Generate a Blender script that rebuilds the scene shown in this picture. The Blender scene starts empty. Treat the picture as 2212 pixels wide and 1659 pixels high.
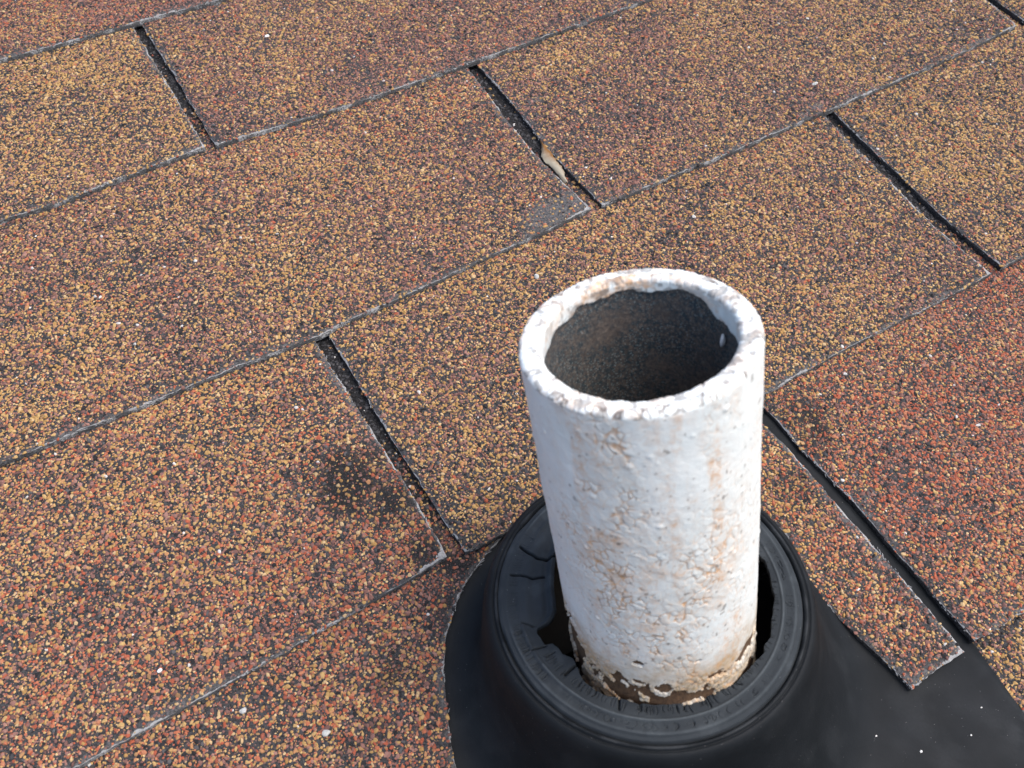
import bpy, math, random
import numpy as np
from mathutils import Matrix, Vector
from mathutils.geometry import delaunay_2d_cdt

S = bpy.context.scene
COL = S.collection
PITCH = 0.3627                      # slope of the roof
EXPO = 0.127                        # exposure of one course
TAB = 0.302                         # width of one tab
THK = 0.0030

# ------------------------------------------------------------------ camera, sky, sun, exposure
RX = Matrix.Rotation(PITCH, 4, 'X')
Rc = ((0.86118, -0.41472, 0.29392), (-0.50735, -0.73678, 0.44693), (0.03120, -0.53400, -0.84491))
cam_d = bpy.data.cameras.new('camera')
cam = bpy.data.objects.new('camera', cam_d); COL.objects.link(cam)
m = Matrix(((Rc[0][0], -Rc[0][1], -Rc[0][2], -0.20817),
            (Rc[1][0], -Rc[1][1], -Rc[1][2], 0.00605),
            (Rc[2][0], -Rc[2][1], -Rc[2][2], 0.34208),
            (0, 0, 0, 1)))
cam.matrix_world = RX @ m
cam_d.sensor_width = 36; cam_d.lens = 1983.36 / 2212 * 36
cam_d.clip_start = 0.01; cam_d.clip_end = 200
cam_d.dof.use_dof = True; cam_d.dof.focus_distance = 0.40; cam_d.dof.aperture_fstop = 22
S.camera = cam

SUN_EL, SUN_AZ = math.radians(56), math.radians(-48)     # azimuth measured from +X (right along the courses)
w = bpy.data.worlds.new('World'); S.world = w; w.use_nodes = True
wt = w.node_tree; wt.nodes.clear()
sky = wt.nodes.new('ShaderNodeTexSky'); sky.sky_type = 'NISHITA'; sky.sun_disc = False
sky.sun_elevation = SUN_EL; sky.sun_rotation = math.pi / 2 - SUN_AZ
sky.air_density = 1.0; sky.dust_density = 4.0; sky.ozone_density = 0.6
bg = wt.nodes.new('ShaderNodeBackground'); bg.inputs['Strength'].default_value = 0.15
wo = wt.nodes.new('ShaderNodeOutputWorld')
wt.links.new(sky.outputs[0], bg.inputs[0]); wt.links.new(bg.outputs[0], wo.inputs[0])
sd = bpy.data.lights.new('sun', 'SUN'); sd.energy = 0.95; sd.angle = math.radians(60); sd.color = (1, 0.97, 0.93)
so = bpy.data.objects.new('sun', sd); COL.objects.link(so)
dv = Vector((math.cos(SUN_EL) * math.cos(SUN_AZ), math.cos(SUN_EL) * math.sin(SUN_AZ), math.sin(SUN_EL)))
so.rotation_euler = dv.to_track_quat('Z', 'Y').to_euler()
vs = S.view_settings
vs.view_transform = 'Standard'; vs.look = 'None'; vs.gamma = 1; vs.exposure = 0.92; vs.use_curve_mapping = False

# ------------------------------------------------------------------ helpers
def h3(i, j, k, s):
    n = (i.astype(np.int64) * 374761393 + j.astype(np.int64) * 668265263 + k.astype(np.int64) * 2147483647 + s * 1274126177) & 0xFFFFFFFF
    n = ((n ^ (n >> 13)) * 1274126177) & 0xFFFFFFFF
    n = ((n ^ (n >> 16)) * 2246822519) & 0xFFFFFFFF
    n = n ^ (n >> 15)
    return (n & 0xFFFFFF) / float(0xFFFFFF)

def vnoise(P, scale, s=0):
    Q = P / scale; I = np.floor(Q); f = Q - I; f = f * f * (3 - 2 * f)
    out = 0
    for a in (0, 1):
        for b in (0, 1):
            for c in (0, 1):
                wgt = (f[:, 0] if a else 1 - f[:, 0]) * (f[:, 1] if b else 1 - f[:, 1]) * (f[:, 2] if c else 1 - f[:, 2])
                out = out + wgt * h3(I[:, 0] + a, I[:, 1] + b, I[:, 2] + c, s)
    return out

def fbm(P, scale, s=0, o=4):
    r = 0; a = 1; t = 0
    for k in range(o):
        r = r + a * vnoise(P, scale / 2 ** k, s + 7 * k); t += a; a *= 0.5
    return r / t

def worley(P, scale, s=0):
    """F1, F2 and a random value of the nearest cell"""
    Q = P / scale; I = np.floor(Q)
    f1 = np.full(len(P), 9.0); f2 = f1.copy(); cid = np.zeros(len(P))
    for a in (-1, 0, 1):
        for b in (-1, 0, 1):
            for c in (-1, 0, 1):
                i, j, k = I[:, 0] + a, I[:, 1] + b, I[:, 2] + c
                px, py, pz = i + h3(i, j, k, s), j + h3(i, j, k, s + 1), k + h3(i, j, k, s + 2)
                d = np.sqrt((Q[:, 0] - px) ** 2 + (Q[:, 1] - py) ** 2 + (Q[:, 2] - pz) ** 2)
                near = d < f1
                f2 = np.where(near, f1, np.minimum(f2, d))
                cid = np.where(near, h3(i, j, k, s + 3), cid); f1 = np.where(near, d, f1)
    return f1, f2, cid

def sstep(x, a, b):
    t = np.clip((x - a) / (b - a), 0, 1); return t * t * (3 - 2 * t)

def lnk(name, me, parent=None, mats=(), label=None, kind=None, cat=None, group=None):
    o = bpy.data.objects.new(name, me); COL.objects.link(o)
    if parent: o.parent = parent
    for mt in mats: me.materials.append(mt)
    for k, v in (('label', label), ('kind', kind), ('category', cat), ('group', group)):
        if v: o[k] = v
    return o

def mesh(name, V, F, attrs=None, smooth=True, midx=None):
    me = bpy.data.meshes.new(name)
    V = np.asarray(V, dtype=np.float32)
    if isinstance(F, np.ndarray) and F.ndim == 2:
        n, k = F.shape
        me.vertices.add(len(V)); me.vertices.foreach_set('co', V.ravel())
        me.loops.add(n * k); me.loops.foreach_set('vertex_index', F.astype(np.int32).ravel())
        me.polygons.add(n); me.polygons.foreach_set('loop_start', np.arange(0, n * k, k, dtype=np.int32))
        me.update(calc_edges=True)
    else:
        me.from_pydata([tuple(v) for v in V.tolist()], [], F)
    if midx is not None: me.polygons.foreach_set('material_index', np.asarray(midx, dtype=np.int32))
    me.polygons.foreach_set('use_smooth', np.full(len(me.polygons), smooth))
    for k, a in (attrs or {}).items():
        at = me.attributes.new(k, 'FLOAT', 'POINT'); at.data.foreach_set('value', np.asarray(a, dtype=np.float32))
    me.update()
    return me

def gridfaces(nu, nv, wrap=True):
    """rows nv, columns nu; wraps round in u"""
    u = np.arange(nu if wrap else nu - 1); v = np.arange(nv - 1)
    U, Vv = np.meshgrid(u, v)
    a = Vv * nu + U; b = Vv * nu + (U + 1) % nu
    return np.stack([a, b, b + nu, a + nu], -1).reshape(-1, 4)

class NT:
    """small node-tree writer"""
    def __init__(s, name):
        s.m = bpy.data.materials.new(name); s.m.use_nodes = True
        s.t = s.m.node_tree; s.t.nodes.clear()
        s.o = s.n('OutputMaterial'); s.b = s.n('BsdfPrincipled'); s.l(s.b.outputs[0], s.o.inputs['Surface'])
    def n(s, k, **kw):
        x = s.t.nodes.new('ShaderNode' + k)
        for a, v in kw.items(): setattr(x, a, v)
        return x
    def l(s, a, b): s.t.links.new(a, b)
    def put(s, sock, v):
        if isinstance(v, bpy.types.NodeSocket): s.l(v, sock)
        else:
            if sock.type == 'RGBA' and not isinstance(v, (int, float)): v = tuple(v) + (1,) if len(v) == 3 else v
            sock.default_value = v
    def math(s, op, a, b=0.0, c=None, clamp=False):
        x = s.n('Math', operation=op, use_clamp=clamp); s.put(x.inputs[0], a); s.put(x.inputs[1], b)
        if c is not None: s.put(x.inputs[2], c)
        return x.outputs[0]
    def mix(s, f, a, b, bl='MIX'):
        x = s.n('Mix', data_type='RGBA', blend_type=bl)
        s.put(x.inputs[0], f); s.put(x.inputs[6], a); s.put(x.inputs[7], b); return x.outputs[2]
    def attr(s, name, typ='GEOMETRY'):
        x = s.n('Attribute', attribute_name=name, attribute_type=typ); return x.outputs['Fac']
    def coord(s): return s.n('TexCoord').outputs['Object']
    def noise(s, scale, detail=4, rough=0.55, vec=None, dist=0.0):
        x = s.n('TexNoise'); x.inputs['Scale'].default_value = scale; x.inputs['Detail'].default_value = detail
        x.inputs['Roughness'].default_value = rough; x.inputs['Distortion'].default_value = dist
        s.l(vec if vec is not None else s.coord(), x.inputs['Vector']); return x.outputs[0]
    def vor(s, scale, vec=None, feature='F1', rnd=1.0):
        x = s.n('TexVoronoi', feature=feature); x.inputs['Scale'].default_value = scale
        x.inputs['Randomness'].default_value = rnd
        s.l(vec if vec is not None else s.coord(), x.inputs['Vector']); return x
    def ramp(s, f, stops, interp='LINEAR'):
        x = s.n('ValToRGB'); r = x.color_ramp; r.interpolation = interp
        while len(r.elements) > 1: r.elements.remove(r.elements[-1])
        for i, (p, c) in enumerate(stops):
            e = r.elements[0] if i == 0 else r.elements.new(p)
            e.position = p; e.color = tuple(c) + (1,) if len(c) == 3 else c
        s.put(x.inputs[0], f); return x.outputs[0]
    def rng(s, f, a, b, c=0.0, d=1.0):
        x = s.n('MapRange'); s.put(x.inputs[0], f)
        for i, v in enumerate((a, b, c, d)): s.put(x.inputs[1 + i], v)
        return x.outputs[0]
    def bump(s, h, dist=0.001, st=1.0, prev=None):
        x = s.n('Bump'); x.inputs['Distance'].default_value = dist; x.inputs['Strength'].default_value = st
        s.l(h, x.inputs['Height'])
        if prev is not None: s.l(prev, x.inputs['Normal'])
        return x.outputs[0]
    def done(s, col=None, rough=0.9, nor=None, spec=0.3):
        if col is not None: s.put(s.b.inputs['Base Color'], col)
        s.put(s.b.inputs['Roughness'], rough)
        if nor is not None: s.l(nor, s.b.inputs['Normal'])
        s.b.inputs['Specular IOR Level'].default_value = spec
        return s.m

TAN = [(0, (.37, .215, .072)), (.2, (.44, .27, .10)), (.45, (.49, .32, .13)), (.62, (.42, .235, .105)), (.76, (.45, .225, .10)), (.84, (.54, .38, .20)), (.94, (.28, .155, .07))]
RED = [(0, (.36, .090, .045)), (.3, (.41, .130, .065)), (.6, (.29, .085, .05)), (.8, (.44, .18, .095))]
MAUVE = [(0, (.19, .095, .078)), (.3, (.25, .125, .10)), (.6, (.14, .070, .060)), (.8, (.31, .165, .13))]
DARK = [(0, (.010, .011, .013)), (.35, (.024, .026, .030)), (.65, (.048, .050, .055)), (.85, (.085, .085, .088)), (.985, (.62, .60, .57))]

def palette(n, tone, pick, typ):
    red = n.attr('red', typ); mau = n.attr('mauve', typ); blk = n.attr('black', typ); dirt = n.attr('dirt', typ)
    c = n.ramp(tone, TAN, 'CONSTANT')
    c = n.mix(n.math('LESS_THAN', pick, n.math('ADD', red, mau)), c, n.ramp(tone, MAUVE, 'CONSTANT'))
    c = n.mix(n.math('LESS_THAN', pick, red), c, n.ramp(tone, RED, 'CONSTANT'))
    c = n.mix(n.math('GREATER_THAN', pick, n.math('SUBTRACT', 1.0, blk)), c, n.ramp(tone, DARK, 'CONSTANT'))
    return n.mix(n.math('MULTIPLY', dirt, .92 if typ == 'GEOMETRY' else .22), c, (.010, .010, .011))

def mat_granule():
    n = NT('ceramic_granules')
    tone = n.attr('tone', 'INSTANCER'); pick = n.attr('pick', 'INSTANCER')
    c = palette(n, tone, pick, 'INSTANCER')
    v = n.noise(900, 3); c = n.mix(n.rng(v, .3, .75, 0.0, .35), c, (.05, .04, .04))
    return n.done(c, .8, n.bump(v, .0002, .4), .25)

def mat_top():
    n = NT('shingle_asphalt')
    co = n.coord()
    wv = n.vor(880, co)
    sep = n.n('SeparateColor'); n.l(wv.outputs['Color'], sep.inputs[0])
    c = palette(n, sep.outputs[0], sep.outputs[1], 'GEOMETRY')
    asp = n.mix(n.rng(n.noise(1300, 3, .7), .35, .65), (.008, .008, .009), (.055, .054, .056))
    sparse = n.math('GREATER_THAN', sep.outputs[2], .25)
    dmask = n.math('LESS_THAN', wv.outputs['Distance'], .46)
    bald = n.attr('bald')
    keep = n.math('MULTIPLY', n.math('MULTIPLY', sparse, dmask), n.math('GREATER_THAN', n.math('SUBTRACT', sep.outputs[0], n.math('MULTIPLY', bald, .45)), .02))
    c = n.mix(keep, asp, c)
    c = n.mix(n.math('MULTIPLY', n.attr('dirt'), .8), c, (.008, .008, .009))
    # fine grey dust lying in the asphalt
    d2 = n.vor(2600, co); sp = n.math('LESS_THAN', d2.outputs['Distance'], .20)
    c = n.mix(n.math('MULTIPLY', sp, .35), c, (.30, .29, .28))
    ed = n.attr('edge')                                      # metres from the cut edge
    g = n.noise(260, 5, .7, co); g2 = n.noise(60, 3, .6, co)
    grey = n.rng(n.math('SUBTRACT', bald, n.math('MULTIPLY', n.noise(1100, 3, .6), .5)), .15, .45)
    c = n.mix(n.math('MULTIPLY', grey, .6), c, n.mix(n.rng(n.noise(900, 3, .8), .35, .65), (.022, .022, .024), (.17, .17, .175)))
    lim = n.math('MULTIPLY', n.rng(g2, .42, .68), .0014)
    lim = n.math('MULTIPLY', lim, n.rng(g, .35, .6))
    fr = n.math('LESS_THAN', ed, lim)
    c = n.mix(n.math('MULTIPLY', fr, .85), c, n.mix(n.noise(1500, 2), (.16, .165, .17), (.48, .49, .50)))
    h = n.mix(keep, n.math('MULTIPLY', n.noise(1500, 3, .7), .25), n.math('SUBTRACT', 1.0, wv.outputs['Distance']))
    return n.done(c, .88, n.bump(h, .0006, .8), .25)

def mat_edge():
    n = NT('cut_fibre_edge')
    co = n.coord()
    s = n.noise(1400, 4, .7, co); b = n.noise(120, 4, .6, co)
    c = n.mix(n.rng(s, .35, .65), (.018, .018, .02), (.12, .125, .13))
    c = n.mix(n.math('MULTIPLY', n.rng(b, .50, .62), n.rng(s, .42, .60)), c, (.38, .39, .40))
    return n.done(c, .9, n.bump(s, .0004, .8), .2)

def mat_headlap():
    n = NT('dark_headlap')
    co = n.coord(); v = n.vor(900, co)
    sep = n.n('SeparateColor'); n.l(v.outputs['Color'], sep.inputs[0])
    c = n.ramp(sep.outputs[0], [(0, (.005, .005, .006)), (.6, (.010, .011, .013)), (.95, (.04, .04, .045))], 'CONSTANT')
    return n.done(c, .75, n.bump(v.outputs['Distance'], .0006, .8), .3)

def mat_simple(name, a, b, sc=200, rough=.8, bd=.0004, spec=.3):
    n = NT(name); v = n.noise(sc, 5, .65)
    return n.done(n.mix(n.rng(v, .35, .68), a, b), rough, n.bump(v, bd, .6), spec)

# ------------------------------------------------------------------ granules by geometry nodes
def rock_group(name, gmat, dens, smin, smax, seed):
    g = bpy.data.node_groups.new(name, 'GeometryNodeTree')
    g.interface.new_socket('Geometry', in_out='INPUT', socket_type='NodeSocketGeometry')
    g.interface.new_socket('Geometry', in_out='OUTPUT', socket_type='NodeSocketGeometry')
    N = g.nodes.new; L = g.links.new
    gi = N('NodeGroupInput'); go = N('NodeGroupOutput')
    dp = N('GeometryNodeDistributePointsOnFaces'); dp.distribute_method = 'RANDOM'
    dn = N('GeometryNodeInputNamedAttribute'); dn.data_type = 'FLOAT'; dn.inputs['Name'].default_value = 'dens'
    mu = N('ShaderNodeMath'); mu.operation = 'MULTIPLY'; mu.inputs[1].default_value = dens
    L(dn.outputs['Attribute'], mu.inputs[0]); L(gi.outputs[0], dp.inputs['Mesh'])
    L(mu.outputs[0], dp.inputs['Density']); dp.inputs['Seed'].default_value = seed
    geo = dp.outputs['Points']
    def rnd(lo, hi, sd, typ='FLOAT'):
        r = N('FunctionNodeRandomValue'); r.data_type = typ
        if typ == 'FLOAT':
            r.inputs[2].default_value = lo; r.inputs[3].default_value = hi; o = r.outputs[1]
        else:
            r.inputs[0].default_value = lo; r.inputs[1].default_value = hi; o = r.outputs[0]
        r.inputs['Seed'].default_value = sd + seed * 13; return o
    for nm, sd in (('tone', 1), ('pick', 2)):
        st = N('GeometryNodeStoreNamedAttribute'); st.data_type = 'FLOAT'; st.domain = 'POINT'
        st.inputs['Name'].default_value = nm
        L(geo, st.inputs['Geometry']); L(rnd(0, 1, sd), st.inputs['Value']); geo = st.outputs[0]
    jn = N('GeometryNodeJoinGeometry')
    for k in range(6):
        ic = N('GeometryNodeMeshIcoSphere'); ic.inputs['Radius'].default_value = 1.0
        ic.inputs['Subdivisions'].default_value = 2
        sp = N('GeometryNodeSetPosition'); pos = N('GeometryNodeInputPosition')
        nz = N('ShaderNodeTexNoise'); nz.noise_dimensions = '4D'; nz.inputs['W'].default_value = k * 3.7 + seed
        nz.inputs['Scale'].default_value = .75; nz.inputs['Detail'].default_value = 1
        sb = N('ShaderNodeVectorMath'); sb.operation = 'SUBTRACT'; sb.inputs[1].default_value = (.5, .5, .5)
        sc = N('ShaderNodeVectorMath'); sc.operation = 'MULTIPLY'; sc.inputs[1].default_value = (2.0, 2.0, 1.2)
        L(pos.outputs[0], nz.inputs['Vector']); L(nz.outputs['Color'], sb.inputs[0]); L(sb.outputs[0], sc.inputs[0])
        L(ic.outputs['Mesh'], sp.inputs['Geometry']); L(sc.outputs[0], sp.inputs['Offset'])
        sm = N('GeometryNodeSetMaterial'); sm.inputs['Material'].default_value = gmat
        L(sp.outputs[0], sm.inputs['Geometry'])
        ss = N('GeometryNodeSetShadeSmooth'); ss.inputs['Shade Smooth'].default_value = (k % 2 == 0)
        L(sm.outputs[0], ss.inputs['Geometry'])
        gt = N('GeometryNodeGeometryToInstance'); L(ss.outputs[0], gt.inputs[0]); L(gt.outputs[0], jn.inputs[0])
    io = N('GeometryNodeInstanceOnPoints'); L(geo, io.inputs['Points']); L(jn.outputs[0], io.inputs['Instance'])
    io.inputs['Pick Instance'].default_value = True
    r = N('FunctionNodeRandomValue'); r.data_type = 'INT'; r.inputs[4].default_value = 0; r.inputs[5].default_value = 5
    r.inputs['Seed'].default_value = 5 + seed; L(r.outputs[2], io.inputs['Instance Index'])
    L(rnd((-.5, -.5, 0), (.5, .5, 6.283), 9, 'FLOAT_VECTOR'), io.inputs['Rotation'])
    # size: skewed towards small grains, anisotropic
    p = N('ShaderNodeMath'); p.operation = 'POWER'; p.inputs[1].default_value = 2.3; L(rnd(0, 1, 21), p.inputs[0])
    mr = N('ShaderNodeMapRange'); mr.inputs[3].default_value = smin; mr.inputs[4].default_value = smax
    L(p.outputs[0], mr.inputs[0])
    vm = N('ShaderNodeVectorMath'); vm.operation = 'SCALE'
    L(rnd((.85, .55, .40), (1.25, .95, .65), 31, 'FLOAT_VECTOR'), vm.inputs[0]); L(mr.outputs[0], vm.inputs['Scale'])
    L(vm.outputs[0], io.inputs['Scale']); L(io.outputs[0], go.inputs[0])
    return g

def mat_cut():
    n = NT('slot_cut_edge'); s = n.noise(1400, 4, .7)
    return n.done(n.mix(n.rng(s, .4, .8), (.010, .010, .011), (.09, .09, .095)), .95, n.bump(s, .0004, .8), .1)
def mat_fibre():
    n = NT('glass_fibre'); s = n.noise(900, 2)
    return n.done(n.mix(s, (.22, .23, .24), (.55, .56, .57)), .8, None, .3)
M_CUT = mat_cut(); M_FIB = mat_fibre()
M_GR = mat_granule(); M_TOP = mat_top(); M_EDGE = mat_edge(); M_HEAD = mat_headlap()
G_A = [rock_group('granule_scatter', M_GR, 960000, .00028, .00108, k + 1) for k in range(3)]
G_B = rock_group('slot_scatter', M_GR, 800000, .00045, .00110, 9)

# ------------------------------------------------------------------ the roof
roofV = [(-1.6, -.9, -.008), (1.7, -.9, -.008), (1.7, 1.6, -.008), (-1.6, 1.6, -.008),
         (-1.6, -.9, -.022), (1.7, -.9, -.022), (1.7, 1.6, -.022), (-1.6, 1.6, -.022)]
# sheathing as four boards' worth of sheet round a square hole for the pipe
hx0, hx1, hy0, hy1 = -.142, -.074, .004, .076
def box(V, F, x0, x1, y0, y1, z0, z1):
    b = len(V)
    V += [(x0, y0, z0), (x1, y0, z0), (x1, y1, z0), (x0, y1, z0), (x0, y0, z1), (x1, y0, z1), (x1, y1, z1), (x0, y1, z1)]
    F += [[b + i for i in f] for f in ((0, 3, 2, 1), (4, 5, 6, 7), (0, 1, 5, 4), (1, 2, 6, 5), (2, 3, 7, 6), (3, 0, 4, 7))]
V, F = [], []
box(V, F, -1.6, hx0, -.9, 1.6, -.022, -.008); box(V, F, hx1, 1.7, -.9, 1.6, -.022, -.008)
box(V, F, hx0, hx1, -.9, hy0, -.022, -.008); box(V, F, hx0, hx1, hy1, 1.6, -.022, -.008)
box(V, F, -.30, .10, -.10, .20, -.062, -.050)  # extra board, added under the hole to block the sky from below
M_DECK = mat_simple('gap_shade_deck', (.003, .003, .003), (.008, .007, .006), 90)  # deck painted near black, the shade of the gap put into its colour
roof = lnk('roof', mesh('roof', V, F, smooth=False), None, [M_DECK], kind='structure',
           label='sloping roof of blended brown, tan and red asphalt shingles')
roof.rotation_euler = (PITCH, 0, 0)

def lift(P):
    """slow waviness of the whole shingle field"""
    return (fbm(P, .16, 3, 2) - .5) * .0016

def surf(x, y, k, off=0.0):
    """top surface of course k at y"""
    P = np.stack([x, y, np.zeros_like(x)], -1)
    z = (THK + .0006) - (y - k * EXPO) / EXPO * THK
    if k == 0: z = z + .0012 * np.clip(1 - y / EXPO, 0, 1.3)
    return z + lift(P) + off

rs = np.random.RandomState(5)
def sx(k, n):       # nominal middle of slot n in course k
    return n * TAB if k % 2 == 0 else n * TAB - TAB / 2
SLOT = {  # (course, n): list of (y fraction from butt, x left edge of slot, x right edge of slot)
    (0, 0): [(0, -.0037, .0023), (.25, -.0031, .0029), (.5, -.0036, .0034), (.75, -.0037, .0012), (1, -.0057, .0006)],
    (1, 0): [(0, -.1525, -.0146 * 10), (.22, -.1524, -.1471), (.5, -.1531, -.1479), (.8, -.1545, -.1479), (1, -.1550, -.1486)],
    (1, 1): [(0, .1434, .1504), (.3, .1422, .1504), (.55, .1448, .1522), (.8, .1462, .1530), (1, .1486, .1550)],
    (2, 0): [(0, -.0032, .0024), (.2, -.0062, .0011), (.42, -.0075, .0003), (.62, -.0069, .0020), (.82, -.0051, .0025), (1, -.0040, .0022)],
    (2, 1): [(0, .2994, .3074), (.2, .3030, .3082), (1, .3035, .3090)],
    (3, 0): [(0, -.1549, -.1497), (.25, -.1551, -.1496), (.5, -.1550, -.1494), (.75, -.1556, -.1505), (1, -.1563, -.1507)],
}
def slot(k, n):
    if (k, n) in SLOT: return SLOT[(k, n)]
    c = sx(k, n) + rs.uniform(-.001, .001); d = rs.uniform(-.0015, .0015)
    SLOT[(k, n)] = [(0, c - .0032, c + .0032), (.5, c - .0034 + d, c + .0034 + d), (1, c - .0030, c + .0030)]
    return SLOT[(k, n)]
BUTT = {  # (course, tab n = right-hand neighbour of slot n): list of (x, y) along the lower edge
    (3, -1): [(-.2577, .3864), (-.2306, .3848), (-.2012, .3866), (-.1775, .3868), (-.1549, .3868)],
    (3, 0): [(-.1497, .3857), (-.1163, .3837), (-.0747, .3813), (-.0358, .3808), (.0003, .3805), (.0726, .3799), (.1151, .3794)],
    (4, -1): [(-.30, .505), (-.228, .5040), (-.1908, .5022), (-.152, .5015), (-.1052, .4985), (0, .503)],
    (2, -1): [(-.2911, .2539), (-.2591, .2539), (-.225, .2528), (-.1929, .2521), (-.1526, .2499), (-.1449, .2510), (-.1125, .2511), (-.0778, .2522), (-.044, .2533), (-.0255, .2536), (-.0038, .2552)],
    (2, 0): [(.0025, .2543), (.045, .2539), (.0893, .2527), (.1211, .2529), (.1806, .2525), (.2379, .2530), (.2996, .2552)],
    (1, -1): [(-.2989, .1251), (-.26, .1255), (-.23, .1259), (-.2055, .1270), (-.1788, .1275), (-.1529, .1289)],
    (1, 0): [(-.146, .1268), (-.1381, .1261), (-.1295, .1263), (.0042, .1263), (.0437, .1271), (.0717, .127), (.1002, .1263), (.1431, .1258)],
    (1, 1): [(.1504, .1262), (.1654, .1256), (.28, .127)],
    (0, 0): [(.0022, .0009), (.0136, .0001), (.0285, -.0006), (.2, 0)],
}
CUT = [(-.0301, .0002), (-.0322, .0144), (-.0338, .0254), (-.0355, .0366), (-.0373, .0439), (-.036, .055), (-.0325, .062), (-.0305, .070), (-.034, .086),
       (-.046, .105), (-.060, .118), (-.078, .127), (-.100, .1305), (-.118, .1293), (-.1296, .1266),
       (-.1389, .1228), (-.1497, .1181), (-.1584, .1115), (-.1676, .1025), (-.1732, .0939), (-.1781, .0834), (-.1818, .0745), (-.1867, .0598), (-.190, .04), (-.191, .02), (-.191, .0002)]

def dens_line(pts, step=.0016, jit=.00022):
    """resample a polyline, with the small tears of a cut edge"""
    pts = np.array(pts, float); out = []
    for a, b in zip(pts[:-1], pts[1:]):
        n = max(1, int(np.linalg.norm(b - a) / step))
        for i in range(n): out.append(a + (b - a) * i / n)
    out.append(pts[-1]); out = np.array(out)
    P3 = np.c_[out, np.zeros(len(out))]
    d = np.gradient(out, axis=0); nr = np.stack([-d[:, 1], d[:, 0]], -1); nr /= np.linalg.norm(nr, axis=1)[:, None] + 1e-9
    am = (fbm(P3 + 3.3, .006, 12, 3) - .5) * .0010 + rs.uniform(-1, 1, len(out)) * jit
    am[0] = am[-1] = 0
    return out + nr * am[:, None]

def tab_outline(k, n):
    """counter-clockwise outline of tab n of course k, its visible cut edges as separate runs"""
    y0 = k * EXPO; yt = y0 + EXPO + .018
    L = slot(k, n); R = slot(k, n + 1)
    bl = (L[0][2], y0); br = (R[0][1], y0)
    if (k, n) in BUTT:
        b = [p for p in BUTT[(k, n)]]
        if b[0][0] > bl[0] + .004: b = [bl] + b
        if b[-1][0] < br[0] - .004: b = b + [br]
        b[0] = (max(b[0][0], bl[0]), b[0][1]); b[-1] = (min(b[-1][0], br[0]), b[-1][1])
        bl, br = b[0], b[-1]
    else:
        j = rs.uniform(-.0012, .0012, 4)
        b = [(bl[0], y0 + j[0]), (bl[0] * .6 + br[0] * .4, y0 + j[1]), (bl[0] * .3 + br[0] * .7, y0 + j[2]), (br[0], y0 + j[3])]
        bl, br = b[0], b[-1]
    if k == 0 and n == -1:
        i0 = (-.0037, -.0001)
        b = [(bl[0], 0.0005), (-.25, .0002)] + CUT[::-1] + [(-.0178, .0002), i0]; br = i0
    sr = [br] + [(q[1], y0 + EXPO * q[0]) for q in R[1:]]
    sl = [bl] + [(q[2], y0 + EXPO * q[0]) for q in L[1:]]
    b = dens_line(b); sr = dens_line(sr); sl = dens_line(sl)
    top = np.array([(sr[-1][0], yt), (sl[-1][0], yt)])
    out = np.vstack([b, sr[1:], top, sl[::-1][:-1]])
    vis = np.r_[np.ones(len(b) + len(sr) - 1, bool), [False, False], np.ones(len(sl) - 1, bool)]
    return out, vis

def seg_dist(P, poly, vis):
    d = np.full(len(P), 9.0); A = poly; B = np.roll(poly, -1, 0); okm = vis & np.roll(vis, -1)
    for a, b, o in zip(A, B, okm):
        if not o: continue
        ab = b - a; t = np.clip(((P - a) @ ab) / (ab @ ab + 1e-12), 0, 1)
        d = np.minimum(d, np.linalg.norm(P - (a + t[:, None] * ab), axis=1))
    return d

# share of red and mauve grains and of dark ones in each tab
MIXA = {(4, -1): (.20, .52, .10), (4, -2): (.22, .52, .10), (4, 0): (.09, .48, .17), (3, -1): (.05, .26, .12), (3, 0): (.08, .46, .16), (3, 1): (.07, .46, .18),
       (2, -1): (.08, .36, .16), (2, 0): (.05, .40, .19), (2, 1): (.06, .34, .22), (1, -1): (.19, .29, .13), (1, 0): (.05, .32, .18), (1, 1): (.05, .24, .20),
       (0, -1): (.29, .29, .14), (0, 0): (.40, .27, .11), (-1, 0): (.06, .22, .28), (-1, 1): (.06, .22, .28)}
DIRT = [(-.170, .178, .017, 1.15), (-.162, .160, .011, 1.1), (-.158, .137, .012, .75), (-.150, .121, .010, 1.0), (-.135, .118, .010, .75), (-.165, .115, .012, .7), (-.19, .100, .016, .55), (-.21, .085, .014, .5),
        (.012, .110, .020, .7), (-.012, .085, .014, .5), (.002, .33, .01, .2), (.16, .26, .014, .35), (-.03, .112, .012, .5), (-.29, .135, .02, .2), (.10, .21, .02, .2)]
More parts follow.
